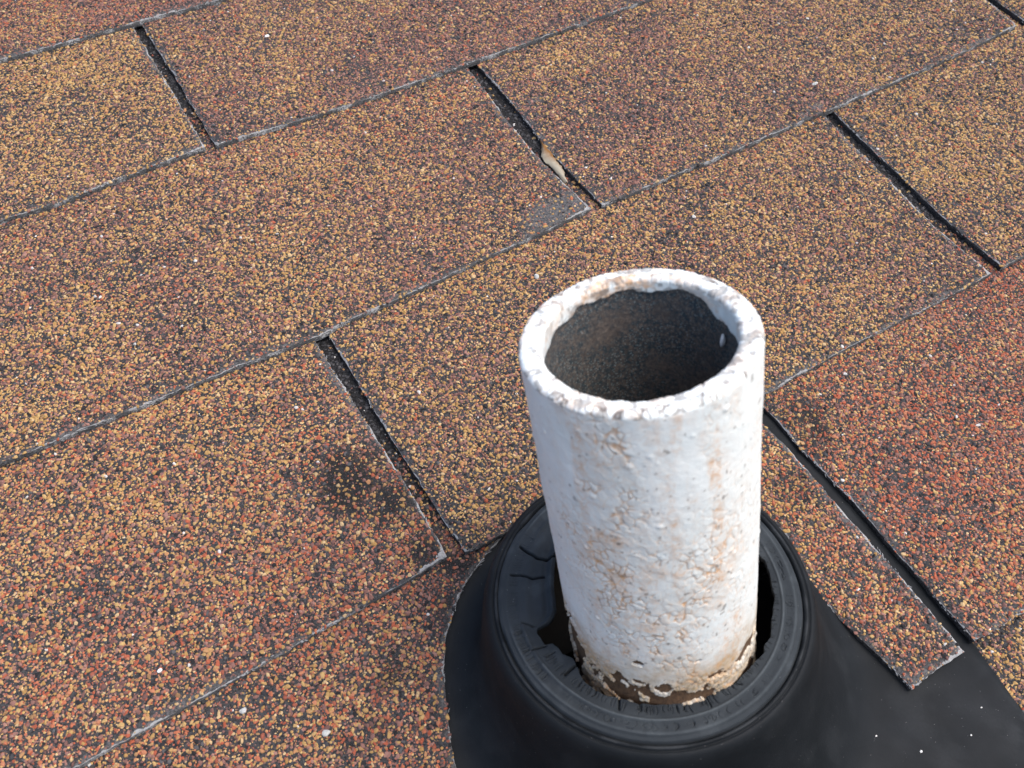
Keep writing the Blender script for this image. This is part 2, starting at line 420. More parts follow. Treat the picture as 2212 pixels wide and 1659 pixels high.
def fields(X, Y, k, n, edge):
    P = np.stack([X, Y, np.full_like(X, k * .37)], -1)
    r, mv, bk = MIXA.get((k, n), (.10, .34, .2)); r *= .8
    a = fbm(P, .07, 21, 3) - .5; b = fbm(P, .05, 33, 3) - .5
    red = np.clip(r * (1 + 1.2 * a), 0, 1); mau = np.clip(mv * (1 + 1.4 * b), 0, 1); blk = np.clip(bk * (1 + 1.2 * (fbm(P, .03, 8) - .5) * 2), .02, .6)
    if (k, n) == (2, -1): red = red + .07 * sstep(X, -.12, -.05) * sstep(Y, .30, .36)
    if (k, n) == (1, -1): red = red + .10 * sstep(Y, .20, .14)
    e = np.clip(1 - edge / .0075, 0, 1)
    bald = .85 * e * sstep(fbm(P, .022, 44, 3), .50, .66)
    bald = np.maximum(bald, .40 * sstep(fbm(P, .030, 51, 4), .58, .72))
    bald = np.maximum(bald, np.clip(1 - edge / .0022, 0, 1) * .9)
    for cx, cy, rr, am in ((-.018, .262, .024, 1.2), (-.165, .388, .009, .7), (.10, .3845, .010, .6), (-.02, .388, .008, .6), (.015, .338, .008, .8), (.013, .066, .005, 1.3), (-.006, .345, .006, .6), (.145, .258, .008, 1), (.135, .2555, .006, 1)):
        if k == int((cy + .002) / EXPO): bald = np.maximum(bald, am * np.exp(-(((X - cx) / rr) ** 2 + ((Y - cy) / (rr * .45)) ** 2)))
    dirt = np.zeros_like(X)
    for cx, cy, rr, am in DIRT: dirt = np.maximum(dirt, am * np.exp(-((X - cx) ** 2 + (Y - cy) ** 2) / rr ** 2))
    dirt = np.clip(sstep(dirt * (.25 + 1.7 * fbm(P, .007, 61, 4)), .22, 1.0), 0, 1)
    return dict(red=red, mauve=mau, black=blk, bald=np.clip(bald, 0, 1), dirt=dirt)

def shingle(k, n):
    out, vis = tab_outline(k, n)
    x0, y0 = out.min(0); x1, y1 = out.max(0)
    near = -.42 < (x0 + x1) / 2 < .52 and -1 <= k <= 5
    st = .0035 if near else .012
    gx, gy = np.meshgrid(np.arange(x0 + st / 2, x1, st), np.arange(y0 + st / 2, y1, st))
    pts = np.stack([gx.ravel(), gy.ravel()], -1) + rs.uniform(-.2, .2, (gx.size, 2)) * st
    d = seg_dist(pts, out, np.ones(len(out), bool)); pts = pts[d > st * .35]
    allp = [Vector(p) for p in out.tolist() + pts.tolist()]
    N = len(out)
    vv, _, ff, ov, _, _ = delaunay_2d_cdt(allp, [(i, (i + 1) % N) for i in range(N)], [list(range(N))], 1, 1e-7)
    vv = np.array([tuple(p) for p in vv])
    # boundary loop from faces
    X, Y = vv[:, 0], vv[:, 1]
    Z = surf(X, Y, k)
    edge = seg_dist(vv, out, vis)
    P3 = np.stack([X, Y, np.full_like(X, k)], -1)
    Z = Z + (fbm(P3, .035, 90 + n, 2) - .5) * .0007
    # corners curl up a little
    bl = out[0]; sl = slot(k, n); sr = slot(k, n + 1)
    for cx, amt in ((sl[0][2], .0011), (sr[0][1], .0009)):
        Z = Z + amt * rs.uniform(.3, 1.2) * np.exp(-((X - cx) ** 2 + (Y - k * EXPO) ** 2) / .018 ** 2)
    Z = Z - .0004 * np.clip(1 - edge / .0012, 0, 1)          # worn arris
    f = fields(X, Y, k, n, edge)
    # granule density: thinner on bald ground and along edges
    f['dens'] = np.clip(1 - f['bald'] * .80, 0, 1) * (.60 + .4 * sstep(edge, .0008, .004)) * (.70 + .6 * fbm(P3, .012, 5, 2)) * (1 - .62 * f['dirt'])
    f['edge'] = edge
    nv = len(vv)
    cnt = {}
    for fc in ff:
        for a, b in zip(fc, fc[1:] + fc[:1]): cnt[(a, b)] = 1
    bd = [(a, b) for (a, b) in cnt if (b, a) not in cnt]
    bv = sorted({a for e in bd for a in e}); idx = {a: nv + i for i, a in enumerate(bv)}
    bot = [(X[a], Y[a], Z[a] - THK - .0002) for a in bv]
    V = np.vstack([np.stack([X, Y, Z], -1), np.array(bot)])
    F = [list(fc) for fc in ff] + [[b, a, idx[a], idx[b]] for a, b in bd]
    mi = [0] * len(ff) + [1 if abs(X[a] - X[b]) > abs(Y[a] - Y[b]) * .8 else 2 for a, b in bd]
    at = {key: np.r_[v, v[bv]] for key, v in f.items() if key != 'dens'}
    cx, cy = (x0 + x1) / 2, k * EXPO
    V[:, 0] -= cx; V[:, 1] -= cy
    me = mesh('shingle', V, F, at, True, mi)
    sh = me.attributes.new('sharp_edge', 'BOOLEAN', 'EDGE')
    o = lnk('shingle', me, roof, [M_TOP, M_EDGE, M_CUT]); o.location = (cx, cy, 0)
    lab = LAB.get((k, n))
    if lab: o['label'] = lab
    if near:
        # frayed glass fibres along the cut edges
        FV, FF = [], []; m_o = out[vis]; cl = fbm(np.c_[m_o, np.full(len(m_o), k)], .016, 300 + n, 3)
        zo_ = surf(m_o[:, 0], m_o[:, 1], k)
        for i in range(len(m_o) - 1):
            dxy = m_o[i + 1] - m_o[i]; L_ = np.linalg.norm(dxy)
            if L_ > .004: continue
            cnt_ = rs.poisson(max(0, (cl[i] - .49)) * 11)
            for q in range(cnt_):
                a0 = math.atan2(dxy[1], dxy[0]) + rs.normal(0, .25); ln = rs.uniform(.0005, .0018); wd = rs.uniform(.00006, .00014)
                p0 = m_o[i] + rs.uniform(-.00025, .00025, 2); z0 = zo_[i] + rs.uniform(-.0012, .0003)
                d_ = np.array([math.cos(a0), math.sin(a0)]); nn_ = np.array([-d_[1], d_[0]])
                b_ = len(FV)
                for t_, w_ in ((0, .4), (.5, 1), (1, .3)):
                    c_ = p0 + d_ * ln * t_ + nn_ * rs.uniform(-.0001, .0001)
                    FV += [(c_[0] + nn_[0] * wd * w_ - cx, c_[1] + nn_[1] * wd * w_ - cy, z0), (c_[0] - nn_[0] * wd * w_ - cx, c_[1] - nn_[1] * wd * w_ - cy, z0), (c_[0] - cx, c_[1] - cy, z0 + wd * 1.5)]
                for u_ in (0, 3):
                    FF += [[b_ + u_, b_ + u_ + 3, b_ + u_ + 5, b_ + u_ + 2], [b_ + u_ + 1, b_ + u_ + 2, b_ + u_ + 5, b_ + u_ + 4]]
        if FF: lnk('fibre_fringe', mesh('fibre_fringe', FV, FF), o, [M_FIB], kind='stuff')
        # the grains lie on the exposed part and a little way up inside the slots above
        keep = [fc for fc in ff if min(Y[i] for i in fc) < (k + 1) * EXPO + .010]
        V2 = np.stack([X - cx, Y - cy, Z], -1)
        g = lnk('granules', mesh('granules', V2, keep, f), o, [M_GR], kind='stuff')
        md = g.modifiers.new('scatter', 'NODES'); md.node_group = G_A[(k * 2 + n) % 3]
    return o

LAB = {(0, 0): 'reddest shingle, lying over the black flange', (0, -1): 'shingle cut in an arch around the black boot',
       (-1, 0): 'yellow and dark shingle partly under the flange'}
for k in range(-2, 7):
    for n in range(-3, 4):
        xm = sx(k, n) + TAB / 2
        if xm < -.75 or xm > .95: continue
        shingle(k, n)

BASE = np.array([-.106, .050])
# headlap strips seen at the bottom of the slots, with their dark grains
for k in range(-2, 7):
    y0 = k * EXPO
    xs = np.linspace(-1.0, 1.2, 300); ys = np.linspace(y0 + .0015, y0 + EXPO + .03, 14)
    X, Y = np.meshgrid(xs, ys); X = X.ravel(); Y = Y.ravel()
    kk = k - 1
    Z = (THK + .0006) - (Y - kk * EXPO) / EXPO * THK + lift(np.stack([X, Y, 0 * X], -1)) - .0004 - .0008 * np.clip((y0 + .012 - Y) / .018, 0, 1)
    gf = gridfaces(300, 14, False)
    hole_ = np.hypot(X - BASE[0], Y - BASE[1]) < .050
    hl = lnk('headlap', mesh('headlap', np.stack([X, Y, Z], -1), gf[~hole_[gf].any(1)], smooth=True), roof, [M_HEAD])
    SV, SF, A = [], [], {q: [] for q in ('dens', 'red', 'mauve', 'black', 'dirt')}
    for n in range(-2, 3):
        if (k, n) == (0, 0) or not (-.4 < sx(k, n) < .5) or k < -1 or k > 5: continue
        c = sx(k, n); b = len(SV); ny = 40
        for i in range(ny):
            y = y0 + EXPO * i / (ny - 1)
            z = (THK + .0006) - (y - kk * EXPO) / EXPO * THK - .0004
            fl = i / (ny - 1)
            low = max(0, 1 - fl / (.52 if (k, n) == (1, 0) else .36)) ** .6
            for x in (c - .0060, c, c + .0060):
                SV.append((x, y, z + float(lift(np.array([[x, y, 0.]]))[0])))
                A['dens'].append(.75 + .5 * low); A['black'].append(.965 - .80 * low); A['red'].append(.12 * low + .006); A['mauve'].append(.35 * low + .008); A['dirt'].append(.12 * low)
        for i in range(ny - 1):
            for j in (0, 1):
                a = b + i * 3 + j; SF.append([a, a + 1, a + 4, a + 3])
    if SF:
        g = lnk('granules', mesh('granules', SV, SF, A), hl, [M_GR], kind='stuff')
        md = g.modifiers.new('scatter', 'NODES'); md.node_group = G_B

# ------------------------------------------------------------------ the flashing boot
BASE = np.array([-.106, .050]); TAU = .187
TC = np.array([-.1066, .0695, .0450])
e2 = np.array([0, math.cos(TAU), -math.sin(TAU)]); axn = np.array([0, math.sin(TAU), math.cos(TAU)])
flash = bpy.data.objects.new('pipe_flashing', None); COL.objects.link(flash)
flash.rotation_euler = (PITCH, 0, 0)
_c = RX @ Vector((BASE[0], BASE[1], 0)); flash.location = _c
flash['label'] = 'black plastic flashing boot with a cracked rubber collar around the white pipe'; flash['category'] = 'flashing'
OFF = np.array([BASE[0], BASE[1], 0])

def flange_z(X, Y):
    P = np.stack([X, Y, 0 * X], -1)
    z = np.interp(Y, [-.12, -.03, 0, .127, .22], [.0058, .0032, .0016, -.0016, -.0048])
    return z + lift(P)

def mat_black(name, a, b, chalk, rough, sc=60):
    n = NT(name)
    v = n.noise(sc, 4, .6); f = n.noise(900, 3, .7); s = n.noise(25, 3, .6)
    c = n.mix(n.rng(v, .3, .7), a, b)
    ck = n.attr('chalk')
    c = n.mix(n.math('MULTIPLY', ck, n.rng(f, .25, .75, .5, 1.0)), c, chalk)
    sp = n.vor(420); spk = n.math('LESS_THAN', sp.outputs['Distance'], .045)
    c = n.mix(n.math('MULTIPLY', spk, .5), c, (.30, .30, .30))
    r = n.rng(s, .3, .7, rough - .08, rough + .08)
    return n.done(c, r, n.bump(f, .00015, .5), .14)

M_PL = mat_black('weathered_black_plastic', (.0060, .0078, .0098), (.0100, .0122, .0150), (.045, .050, .055), .66)
M_RUB = mat_black('weathered_rubber', (.024, .029, .034), (.034, .040, .046), (.085, .100, .110), .9, 90)

NU = 1440
th = np.arange(NU) / NU * 2 * math.pi
# base plate and cone: rows of (radius, height, share of tilt)
prof = [(.0507, -.0024), (.0511, -.0014), (.0515, -.0009), (.0520, -.0009), (.0523, -.0013), (.0525, -.0019), (.0528, -.0020), (.0531, -.0015), (.0537, -.0016), (.0546, -.0024), (.0555, -.0040), (.0562, -.0062)]
rows = []
c, s = np.cos(th), np.sin(th)
def tiltpt(r, h):       # ring in the tilted plane
    return TC + r[:, None] * (c[:, None] * np.array([1, 0, 0]) + s[:, None] * e2) + (h[:, None] * axn)
one = np.ones(NU)
for r, h in prof: rows.append(tiltpt(r * one, h * one))
up = tiltpt(.0568 * one, -.0088 * one)
low_r = [.0780, .0745, .0715, .0690, .0668, .0652, .0640]
# cone side by a cubic between the upper ring and the fillet at the plate
rb = .0790
lowX = BASE[0] + rb * c; lowY = BASE[1] + rb * s
low = np.stack([lowX, lowY, flange_z(lowX, lowY)], -1)
inw = BASE[0] + .0615 * c, BASE[1] + .003 + .0615 * s
kn = np.stack([inw[0], inw[1], flange_z(inw[0], inw[1]) + .0015], -1)      # control point of the fillet
upd = up + (up - rows[-1]) * 3.2
for t in np.linspace(0, 1, 46):
    # quartic-like bezier: up, upd, kn, low
    p = ((1 - t) ** 3) * up + 3 * (1 - t) ** 2 * t * upd + 3 * (1 - t) * t ** 2 * kn + t ** 3 * low
    rows.append(p)
# plate to its rectangular outline
x0, x1, yb, yt = -.222, .0008, -.100, .200
cc = []
for a in th:
    ca, sa = math.cos(a), math.sin(a); t = 9
    for kx in ((x0 - BASE[0]) / ca if abs(ca) > 1e-9 else 9, (x1 - BASE[0]) / ca if abs(ca) > 1e-9 else 9, (yb - BASE[1]) / sa if abs(sa) > 1e-9 else 9, (yt - BASE[1]) / sa if abs(sa) > 1e-9 else 9):
        if kx > 0: t = min(t, kx)
    cc.append(t)
cc = np.array(cc)
for t in np.linspace(0, 1, 26)[1:]:
    rr = rb + (cc - rb) * t
    X = BASE[0] + rr * c; Y = BASE[1] + rr * s
    X = np.where(X > .0007, X + .0022 * np.clip(-Y / -.028, -1.2, 1) * 0 + np.interp(Y, [-.1, -.028, 0, .13], [-.0045, -.0010, .0028, .0006]), X)
    rows.append(np.stack([X, Y, flange_z(X, Y)], -1))
last = rows[-1].copy(); dn = last.copy(); dn[:, 2] -= .0012; rows.append(dn)
A3 = np.vstack(rows)
nr = len(rows)
hgt = (fbm(A3, .02, 71, 3) - .5) * .0007
wA = np.repeat(np.r_[np.zeros(10), np.ones(nr - 10)], NU); A3[:, 2] += hgt * wA
Rr = np.hypot(A3[:, 0] - BASE[0], A3[:, 1] - BASE[1])
chalk = .35 * sstep(fbm(A3, .012, 73, 4), .52, .75) * .5
chalk += .7 * np.exp(-((A3[:, 0] - .001) ** 2 + (A3[:, 1] + .035) ** 2) / .010 ** 2) * sstep(fbm(A3, .004, 77, 3), .35, .6)
rowi = np.repeat(np.arange(nr), NU)
chalk += np.where((rowi >= 1) & (rowi <= 3), .55 * sstep(fbm(A3, .006, 79, 3), .4, .6), 0)
# a long shallow ridge in the moulding running off the cone to the right
me = mesh('flange', A3 - OFF, gridfaces(NU, nr)[:, ::-1].copy(), dict(chalk=chalk))
lnk('flange', me, flash, [M_PL])

# rubber gasket
HOLE = [(-180, .0366), (-178.4, .0363), (-175, .0365), (-170.1, .0348), (-165.2, .0359), (-160.6, .0377), (-155.7, .0385), (-146.1, .039), (-139.7, .0383),
        (-134, .0387), (-121.7, .0388), (-109.1, .0388), (-97.8, .039), (-85.1, .04), (-72, .0401), (-70.2, .0403), (-63.8, .0412), (-60.6, .0404), (-55.6, .0415),
        (-46.3, .0405), (-39.7, .0407), (-34.9, .0417), (-29.2, .0414), (-23.6, .0415), (-15.7, .042), (-11.2, .041), (10, .040), (40, .038), (70, .036), (100, .035), (118, .0345), (123.8, .034), (127.8, .0334), (137.8, .0323), (146, .0318),
        (153, .0315), (159.8, .0317), (163, .033), (165.5, .0350), (167.0, .0392), (169.4, .0403), (173.3, .0398), (176.6, .0396), (177.4, .0372), (180, .0366)]
deg = (np.degrees(th) + 180) % 360 - 180
hr = np.interp(deg, [a for a, _ in HOLE], [b for _, b in HOLE])
rj = np.interp(deg, np.linspace(-180, 180, 300), rs.uniform(-1, 1, 300)); rj2 = np.interp(deg, np.linspace(-180, 180, 90), rs.uniform(-1, 1, 90))
smoothflap = ((deg > 120) & (deg < 164))
hr = hr + np.where(smoothflap, .00005, .00012) * rj + np.where(smoothflap, .0001, .00022) * rj2
NR = 76
tr = np.linspace(0, 1, NR)
RO = .0509
R2 = RO + (hr[None, :] - RO) * tr[:, None]                      # rows from the groove inwards
T2 = np.repeat(deg[None, :], NR, 0)
def hprof(r):
    return np.interp(r, [.030, .033, .0365, .0395, .0415, .0432, .0437, .0442, .0450, .0462, .0476, .0484, .0490, .0500, .0506, .0509],
                     [-.0030, -.0016, -.0009, -.0006, -.0002, .0002, .0006, .0006, .0001, .0001, .0003, .0003, -.0004, -.0007, -.0022, -.0032])
H2 = hprof(R2)
chalk2 = .85 * np.exp(-((R2 - .04395) / .00035) ** 2) * ((T2 > -176) & (T2 < -10)) + .45 * np.exp(-((R2 - .0480) / .0004) ** 2)
flapm = sstep(T2, 112, 122) * sstep(T2, 168, 160)
# the flap: softer, with two rolls near its edge
H2 = H2 * (1 - .7 * flapm) + flapm * (.0010 * np.exp(-((R2 - hr - .0012) / .0009) ** 2) - .0006 * np.exp(-((R2 - hr - .0032) / .0011) ** 2) + .0007 * np.exp(-((R2 - .0415) / .0018) ** 2))
chalk2 *= (1 - .9 * flapm)
LX = R2 * np.cos(np.radians(T2)); LY = R2 * np.sin(np.radians(T2))
P2 = np.stack([LX, LY, 0 * LX], -1).reshape(-1, 3)
H2 = H2 + ((fbm(P2, .010, 81, 3) - .5) * .0006).reshape(H2.shape)
# short radial splits, two rings of them
def cracks(nc, ra, rb2, lo, hi, wid, dep, curve):
    global H2
    for q in range(nc):
        a = rs.uniform(lo, hi); r0 = ra + rs.uniform(0, .0006); r1 = rb2 - rs.uniform(0, (rb2 - ra) * .45)
        bend = rs.uniform(-curve, curve)
        u = (R2 - r0) / (r1 - r0)
        ce = a + bend * (u - .5) ** 2 * 4 + rs.uniform(-.4, .4) * u
        dd = np.abs((T2 - ce + 180) % 360 - 180) * np.pi / 180 * R2
        inside = sstep(u, -.08, .05) * sstep(u, 1.08, .9)
        H2 = H2 - dep * rs.uniform(.5, 1.2) * inside * np.exp(-(dd / wid) ** 2)
cracks(170, .0388, .0425, -180, -8, .00012, .0005, .6)
cracks(14, .0380, .0430, -180, -8, .00018, .0012, 1.2)
cracks(60, .0447, .0474, -172, -10, .00014, .0004, 2.0)
cracks(70, .0446, .0480, 165, 190, .00012, .00035, .5)
cracks(60, .0440, .0480, 120, 168, .00010, .0002, .5)
cracks(60, .0447, .0482, -180, 180, .00012, .0002, .7)
# hooks that join the splits of the outer ring
for q in range(12):
    a = rs.uniform(-150, -15); L0 = rs.uniform(.8, 2.2); rr = rs.uniform(.0449, .0474)
    m_ = np.exp(-((R2 - rr) / .00020) ** 2) * sstep(np.abs(T2 - a), L0, L0 * .7); H2 = H2 - .0004 * m_
# long curved splits of the flap and tears
def split(pts, wid, dep):
    global H2
    q = np.array([(b * math.cos(math.radians(a)), b * math.sin(math.radians(a))) for a, b in pts])
    d = np.full(LX.shape, 9.0)
    fine = []
    for i in range(len(q) - 1):
        for t in np.linspace(0, 1, 8, endpoint=False): fine.append(q[i] + (q[i + 1] - q[i]) * t)
    fine.append(q[-1]); fine = np.array(fine)
    for a, b in zip(fine[:-1], fine[1:]):
        ab = b - a; t = np.clip(((LX - a[0]) * ab[0] + (LY - a[1]) * ab[1]) / (ab @ ab), 0, 1)
        d = np.minimum(d, np.hypot(LX - a[0] - t * ab[0], LY - a[1] - t * ab[1]))
    H2 = H2 - dep * np.exp(-(d / wid) ** 2)
split([(126.0, .047), (127.6, .0438), (129.0, .040), (127.9, .0368), (123.8, .0343)], .00034, .0030)
split([(140.0, .047), (139.7, .0438), (140.7, .0396), (138.2, .0359)], .00030, .0026)
split([(177.2, .0396), (176.5, .0443)], .00024, .0020)
split([(-166.0, .0359), (-166.5, .0406)], .00036, .0030)
split([(-139.7, .0383), (-138.3, .0422)], .00028, .0022)
split([(163, .0440), (166, .0405)], .00020, .0012)
rows2 = [TC + R2[i][:, None] * (c[:, None] * np.array([1, 0, 0]) + s[:, None] * e2) + H2[i][:, None] * axn for i in range(NR)]
# broken edge turned down through the thickness of the rubber
for dr, dh in ((.00005, -.0008), (.0001, -.0024), (.0030, -.0030)):
    rr = R2[-1] + dr; hh = H2[-1] + dh
    rows2.append(TC + rr[:, None] * (c[:, None] * np.array([1, 0, 0]) + s[:, None] * e2) + hh[:, None] * axn)
A4 = np.vstack(rows2)
chalk2 = np.r_[chalk2.ravel(), np.zeros(3 * NU)] * (.4 + .9 * fbm(A4, .004, 85, 3)) + .25 * sstep(fbm(A4, .006, 87, 4), .5, .75)
lnk('rubber_collar', mesh('rubber_collar', A4 - OFF, gridfaces(NU, NR + 3), dict(chalk=np.clip(chalk2, 0, 1))), flash, [M_RUB])

# white specks stuck on the plastic
SV, SF = [], []
M_WH = mat_simple('chalk_white', (.6, .6, .6), (.8, .8, .78), 900)
for (x, y, z, r) in ((-.150, .004, .004, .0003), (-.1765, .075, .002, .00025), (-.1725, .062, .003, .0003), (-.060, -.028, .0045, .00035), (-.054, -.024, .0045, .0003),
                     (-.042, -.018, .0042, .00045), (-.0225, -.023, .0038, .0003), (-.052, -.006, .004, .0003), (-.012, -.018, .003, .0003), (-.035, -.030, .0040, .0005), (-.03, .014, .0035, .0002)):
    b = len(SV)
    for k in range(5):
        a = k * 1.257 + rs.uniform(-.3, .3); SV.append((x + r * 1.3 * math.cos(a) - BASE[0], y + r * math.sin(a) - BASE[1], float(flange_z(np.array([x]), np.array([y]))[0]) + .0003))
    SV.append((x - BASE[0], y - BASE[1], float(flange_z(np.array([x]), np.array([y]))[0]) + .0003 + r))
    SF += [[b + k, b + (k + 1) % 5, b + 5] for k in range(5)]
lnk('grit_specks', mesh('grit_specks', SV, SF), flash, [M_WH], kind='stuff')

# ------------------------------------------------------------------ the vent pipe
PB = RX @ Vector((-.10798, .04330, 0)); PH = .16540; PR = .0299; PI_ = .0254
pipe = bpy.data.objects.new('vent_pipe', None); COL.objects.link(pipe); pipe.location = PB
pipe['label'] = 'upright iron vent pipe with peeling white paint rising out of the black boot'; pipe['category'] = 'pipe'
def mat_iron():
    n = NT('rusty_iron'); co = n.coord()
    a = n.noise(700, 6, .75, co); b = n.noise(70, 4, .6, co); f = n.noise(1500, 3, .7, co)
    c = n.mix(n.rng(a, .35, .65), (.060, .050, .046), (.19, .155, .13))
    c = n.mix(n.math('MULTIPLY', n.rng(n.noise(900, 4, .8, co), .42, .56), n.rng(b, .30, .46)), c, (.030, .048, .060))
    v = n.vor(1300, co); sp = n.math('MULTIPLY', n.math('LESS_THAN', v.outputs['Distance'], .27), n.rng(b, .38, .52))
    c = n.mix(n.math('MULTIPLY', sp, .7), c, (.24, .30, .31))
    ou = n.attr('outer')
    c = n.mix(ou, c, n.mix(n.rng(a, .35, .65), (.06, .034, .020), (.15, .085, .045)))
    return n.done(c, .7, n.bump(n.math('ADD', a, n.math('MULTIPLY', f, .5)), .0005, .8), .4)
M_IRON = mat_iron()
NT_ = 400
tp = np.arange(NT_) / NT_ * 2 * math.pi
pr = [(PR, -.07, 1), (PR, .0, 1)] + [(PR, z, 1) for z in np.linspace(.01, PH - .002, 60)] + [(PR - .0006, PH - .0005, 1), (PR - .0018, PH, 1), (PI_ + .0016, PH - .0002, 1), (PI_ + .0005, PH - .0006, 1)] + [(PI_, z, 0) for z in np.linspace(PH - .002, -.09, 80)]
P = np.array([[r * math.cos(a), r * math.sin(a), z] for r, z, _ in pr for a in tp])
nrm = P.copy(); nrm[:, 2] = 0; nrm /= np.linalg.norm(nrm, axis=1)[:, None]
P += nrm * ((fbm(P, .004, 91, 3) - .5) * .0006)[:, None]
lnk('iron_wall', mesh('iron_wall', P, gridfaces(NT_, len(pr)), dict(outer=np.repeat([q[2] for q in pr], NT_))), pipe, [M_IRON])
# closed bottom far down the bore
V = [(.026 * math.cos(a), .026 * math.sin(a), -.088) for a in tp[::8]]
lnk('bore_bottom', mesh('bore_bottom', V, [list(range(len(V)))], dict(outer=[0] * len(V))), pipe, [M_IRON])

# paint coat: a skin whose lost patches sink below the iron
def mat_paint():
    n = NT('peeling_white_paint'); co = n.coord()
    rust = n.attr('rust'); soil = n.attr('soil'); grime = n.attr('grime')
    f = n.noise(700, 4, .6, co); b = n.noise(80, 4, .6, co)
    c = n.mix(n.rng(b, .3, .7), (.72, .79, .80), (.79, .83, .825))
    c = n.mix(n.math('MULTIPLY', soil, n.rng(f, .3, .7, .6, 1.0)), c, n.mix(b, (.36, .225, .10), (.44, .34, .20)))
    c = n.mix(n.math('MULTIPLY', rust, n.rng(f, .35, .6, .45, 1.0)), c, (.62, .36, .18))
    c = n.mix(grime, c, (.17, .15, .135))
    return n.done(c, n.rng(f, .3, .7, .45, .65), n.bump(f, .00025, .5), .4)
M_PAINT = mat_paint()
NP = 660
tp = np.arange(NP) / NP * 2 * math.pi
zo = np.linspace(.022, PH - .0010, 430)
rim = []
for a in np.linspace(0, math.pi / 2, 7)[1:]: rim.append((PR - .0010 + .0010 * math.cos(a), PH - .0010 + .0010 * math.sin(a), 1))
for r in np.linspace(PR - .0011, PI_ + .0009, 13)[1:]: rim.append((r, PH, 1))
for a in np.linspace(0, math.pi / 2, 7)[1:]: rim.append((PI_ + .0008 - .0008 * math.sin(a), PH - .0008 + .0008 * math.cos(a), 1))
pr = [(PR, z, 0) for z in zo] + rim + [(PI_, z, 2) for z in np.linspace(PH - .0011, PH - .016, 46)]
rad = np.repeat([q[0] for q in pr], NP); zz = np.repeat([q[1] for q in pr], NP); zone = np.repeat([q[2] for q in pr], NP)
ang = np.tile(tp, len(pr))
P = np.stack([rad * np.cos(ang), rad * np.sin(ang), zz], -1)
# outward normal of the profile
pv = np.array([(q[0], q[1]) for q in pr]); g = np.gradient(pv, axis=0); nn = np.stack([g[:, 1], -g[:, 0]], -1); nn /= np.linalg.norm(nn, axis=1)[:, None]
Nr = np.repeat(nn[:, 0], NP); Nz = np.repeat(nn[:, 1], NP)
N3 = np.stack([Nr * np.cos(ang), Nr * np.sin(ang), Nz], -1)
Pd = P * np.array([1, 1, .8]) + (np.stack([fbm(P, .004, 101, 2), fbm(P, .004, 103, 2), fbm(P, .004, 107, 2)], -1) - .5) * .0022
f1, f2, cid = worley(Pd, .0025, 11); cr = 1 - sstep(f2 - f1, .02, .13)
g1, g2, gid = worley(Pd, .0016, 17); cr2 = 1 - sstep(g2 - g1, .04, .16)
# where the alligatoring is strong: streaks down the side that faces the camera
Ps = P * np.array([1, 1, .35]); band = fbm(Ps, .018, 111, 4)
deg2 = np.degrees(ang)           # 270 = down the slope, towards the camera's feet
da = np.abs((deg2 - 236 + 180) % 360 - 180)
streak = np.clip(sstep(band, .38, .56) * (.20 + .80 * np.exp(-(da / 46) ** 4)) , 0, 1)
cp_, sp_ = math.cos(PITCH), math.sin(PITCH)
ry = (PB.y + P[:, 1]) * cp_ + (PB.z + P[:, 2]) * sp_; rz = -(PB.y + P[:, 1]) * sp_ + (PB.z + P[:, 2]) * cp_
zf = (ry - TC[1]) * axn[1] + (rz - TC[2]) * axn[2] + .0465      # distance from the plane of the rubber, which lies at .046 all round
streak = np.maximum(streak, .9 * sstep(zf, .085, .045) * sstep(band, .35, .5))
lowz = sstep(zf, .062, .046)
rimz = (zone == 1).astype(float)
h = .00075 + (fbm(P, .010, 121, 3) - .5) * .00035 + (fbm(P, .0022, 125, 3) - .5) * (.00020 + .0003 * rimz)
h += (cid - .5) * .00013 * streak + (gid - .5) * .00026 * (streak * .3 + lowz * 1.2 + rimz * .4)
gate = sstep(fbm(P, .005, 131, 2), .45, .58)
h -= cr * (.00026 * (streak * .94 + .06) * gate + .00022 * rimz) + cr2 * .00022 * (lowz + .4 * streak * gate)
# little lifted chips with a shadow on their lower side
c1_, c2_, ccid = worley(P, .0050, 37)
chip = (ccid > .62) & (c1_ < .22) & (zone == 0)
h += np.where(chip, .0004 * (1 - c1_ / .22), 0)
pit = sstep(.075 - c1_, 0, .03) * (ccid < .10) * (zone == 0); h -= pit * .0012
# lost paint near the foot, and a long strip on the left of the foot
hf = (fbm(P, .0026, 149, 3) - .5)
bare = sstep(fbm(Pd + 5.0, .0065, 141, 4) + .25 * hf + .07 * sstep(zf, .056, .049) - .5 * sstep(zf, .056, .064), .585, .60)
def bell(c_, w_): return np.exp(-(((deg2 - c_ + 180) % 360 - 180) / w_) ** 2)
for c_, w_, z_, wz, lim in ((166, 14, .0500, .0100, .42), (196, 15, .0475, .0035, .45), (222, 9, .0500, .0022, .50), (236, 7, .0530, .0026, .50), (243, 8, .0490, .0028, .50),
                            (262, 9, .0480, .0020, .52), (286, 8, .0525, .0018, .50), (274, 5, .0535, .0012, .55), (222, 3, .0650, .0010, .50), (256, 4, .0660, .0008, .6)):
    g_ = bell(c_, w_) * np.exp(-((zf - z_ - .0012) / (wz * 1.25)) ** 2)
    bare = np.maximum(bare, sstep(g_ + 2.4 * hf * sstep(g_, .04, .30), lim + .03, lim + .08))
